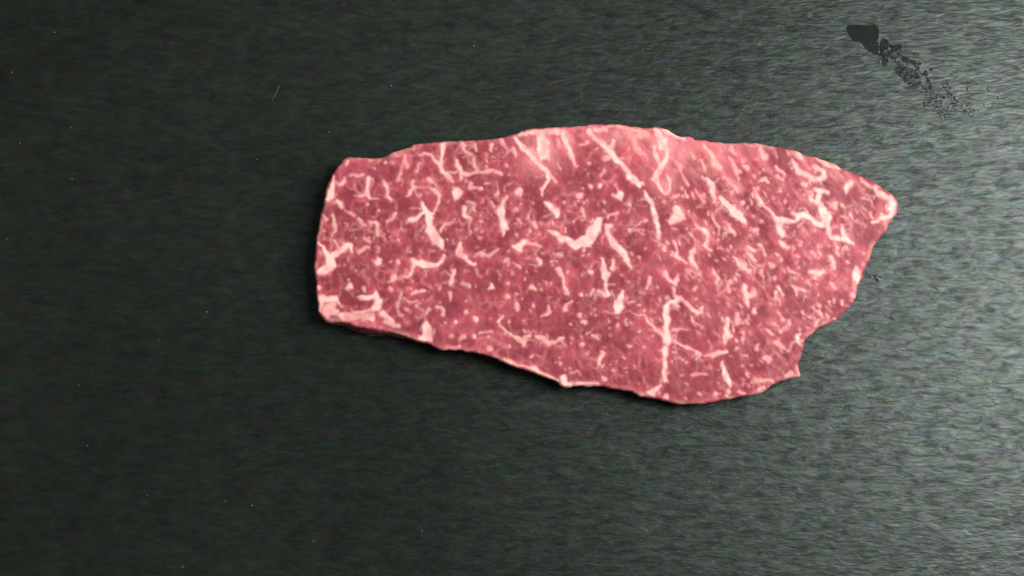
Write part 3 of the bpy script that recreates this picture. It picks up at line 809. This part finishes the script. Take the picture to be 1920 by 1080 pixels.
def crumb(x, y, r, lab, seed, stretch=1.0, ang=0.0):
    """an irregular grain of dust, flattened, standing on the board"""
    rr = random.Random(seed)
    org = at(x, y, 0)
    v, f = [], []
    R = r * PXM * 0.9
    n = 7
    for k, (s, z) in enumerate(((0.75, 0.0), (1.0, 0.35), (0.7, 0.8))):
        for i in range(n):
            a = i / n * 2 * math.pi
            q = s * R * rr.uniform(0.75, 1.2)
            ux, uy = q * stretch * math.cos(a), q * math.sin(a)
            v.append((ux * math.cos(ang) - uy * math.sin(ang), ux * math.sin(ang) + uy * math.cos(ang), z * R * 0.9 + 0.00002))
    v.append((0, 0, R * 0.95))
    for k in range(2):
        for i in range(n):
            j = (i + 1) % n
            f.append((k * n + i, k * n + j, (k + 1) * n + j, (k + 1) * n + i))
    for i in range(n):
        f.append((2 * n + i, 2 * n + (i + 1) % n, 3 * n))
    f.append(tuple(range(n))[::-1])
    o = mesh_object('dust_speck', v, f, CRUMB)
    o.location = Vector(org)
    tag(o, lab, 'speck', 'pale dust specks on the board')

SPECKS = [
 (102, 61, 1.7, 'pale dust speck nearest the top left corner of the board'),
 (23, 136, 1.9, 'pale dust speck near the left edge, upper of the two there'),
 (133, 239, 1.3, 'faint dust speck on the upper left of the dark board'),
 (37, 268, 1.8, 'pale dust speck near the left edge, lower of the two there'),
 (135, 336, 1.7, 'pale dust speck left of the beef at about its top edge height'),
 (617, 248, 1.7, 'pale dust speck just above the upper left corner of the beef'),
 (482, 299, 1.6, 'dim dust speck a little left of the upper left beef corner'),
 (588, 199, 1.3, 'faint dust speck above the beef beside the short hair'),
 (388, 585, 2.0, 'bright dust speck alone to the left of the lower beef corner'),
 (297, 637, 1.3, 'faint dust speck below and left of the bright lone speck'),
 (12, 448, 1.4, 'faint dust speck at the left edge, halfway down'),
 (148, 722, 1.4, 'faint dust speck at left, below the level of the beef'),
 (164, 836, 1.4, 'small dust speck in the lower left of the board'),
 (468, 860, 1.3, 'faint dust speck above the bright pair at lower left'),
 (276, 929, 1.5, 'dim upright dust speck in the lower left'),
 (422, 940, 1.6, 'left one of two dust specks side by side at lower left'),
 (472, 948, 1.9, 'right and brighter one of two dust specks side by side at lower left'),
 (342, 1063, 1.8, 'dust speck at the bottom edge on the left side'),
 (587, 1015, 1.4, 'faint dust speck near the bottom edge left of centre'),
 (791, 996, 1.7, 'dust speck near the bottom edge below the middle of the beef'),
 (888, 86, 1.9, 'pale upright dust speck above the top edge of the beef'),
 (733, 161, 1.8, 'pale dust speck above the left part of the beef'),
 (1578, 762, 2.4, 'brightest dust speck below the right end of the beef'),
 (1634, 768, 2.2, 'bright dust speck right of the brightest one below the beef'),
 (1328, 903, 2.0, 'pale dust speck below the lowest point of the beef'),
 (1382, 896, 1.6, 'small dust speck right of another one below the beef'),
 (1420, 84, 1.9, 'pale dust speck above the right part of the beef'),
 (1660, 842, 2.0, 'pale dust speck in the streaky lower right of the board'),
]
for i, (x, y, r, lab) in enumerate(SPECKS):
    rr = random.Random(900 + i)
    crumb(x, y, r, lab, i, rr.uniform(1.0, 1.7), rr.uniform(0, 3))

def hair(pts, lab, r):
    org = at(pts[0][0], pts[0][1], 0)
    v, f = [], []
    n = 5
    P = [at(x, y, 0.00008 + h) - org for x, y, h in pts]
    for k, p in enumerate(P):
        d = P[min(k + 1, len(P) - 1)] - P[max(k - 1, 0)]
        d = Vector(d).normalized(); s = d.cross(Vector((0, 0, 1))).normalized(); u = s.cross(d)
        rk = r * (0.5 if k in (0, len(P) - 1) else 1)
        for i in range(n):
            a = i / n * 2 * math.pi
            q = Vector(p) + s * math.cos(a) * rk + u * math.sin(a) * rk
            v.append(tuple(q))
    for k in range(len(P) - 1):
        for i in range(n):
            j = (i + 1) % n
            f.append((k * n + i, k * n + j, (k + 1) * n + j, (k + 1) * n + i))
    f.append(tuple(range(n))); f.append(tuple((len(P) - 1) * n + i for i in range(n))[::-1])
    o = mesh_object('lint_hair', v, f, CRUMB)
    o.location = Vector(org)
    tag(o, lab, 'lint')
hair([(511, 188, 0), (513.5, 182, 0), (516.5, 176, 0.0001), (520, 170, 0.0001), (522, 163, 0), (524.5, 158, 0)], 'short pale lint hair lying above and left of the beef', 0.00011)
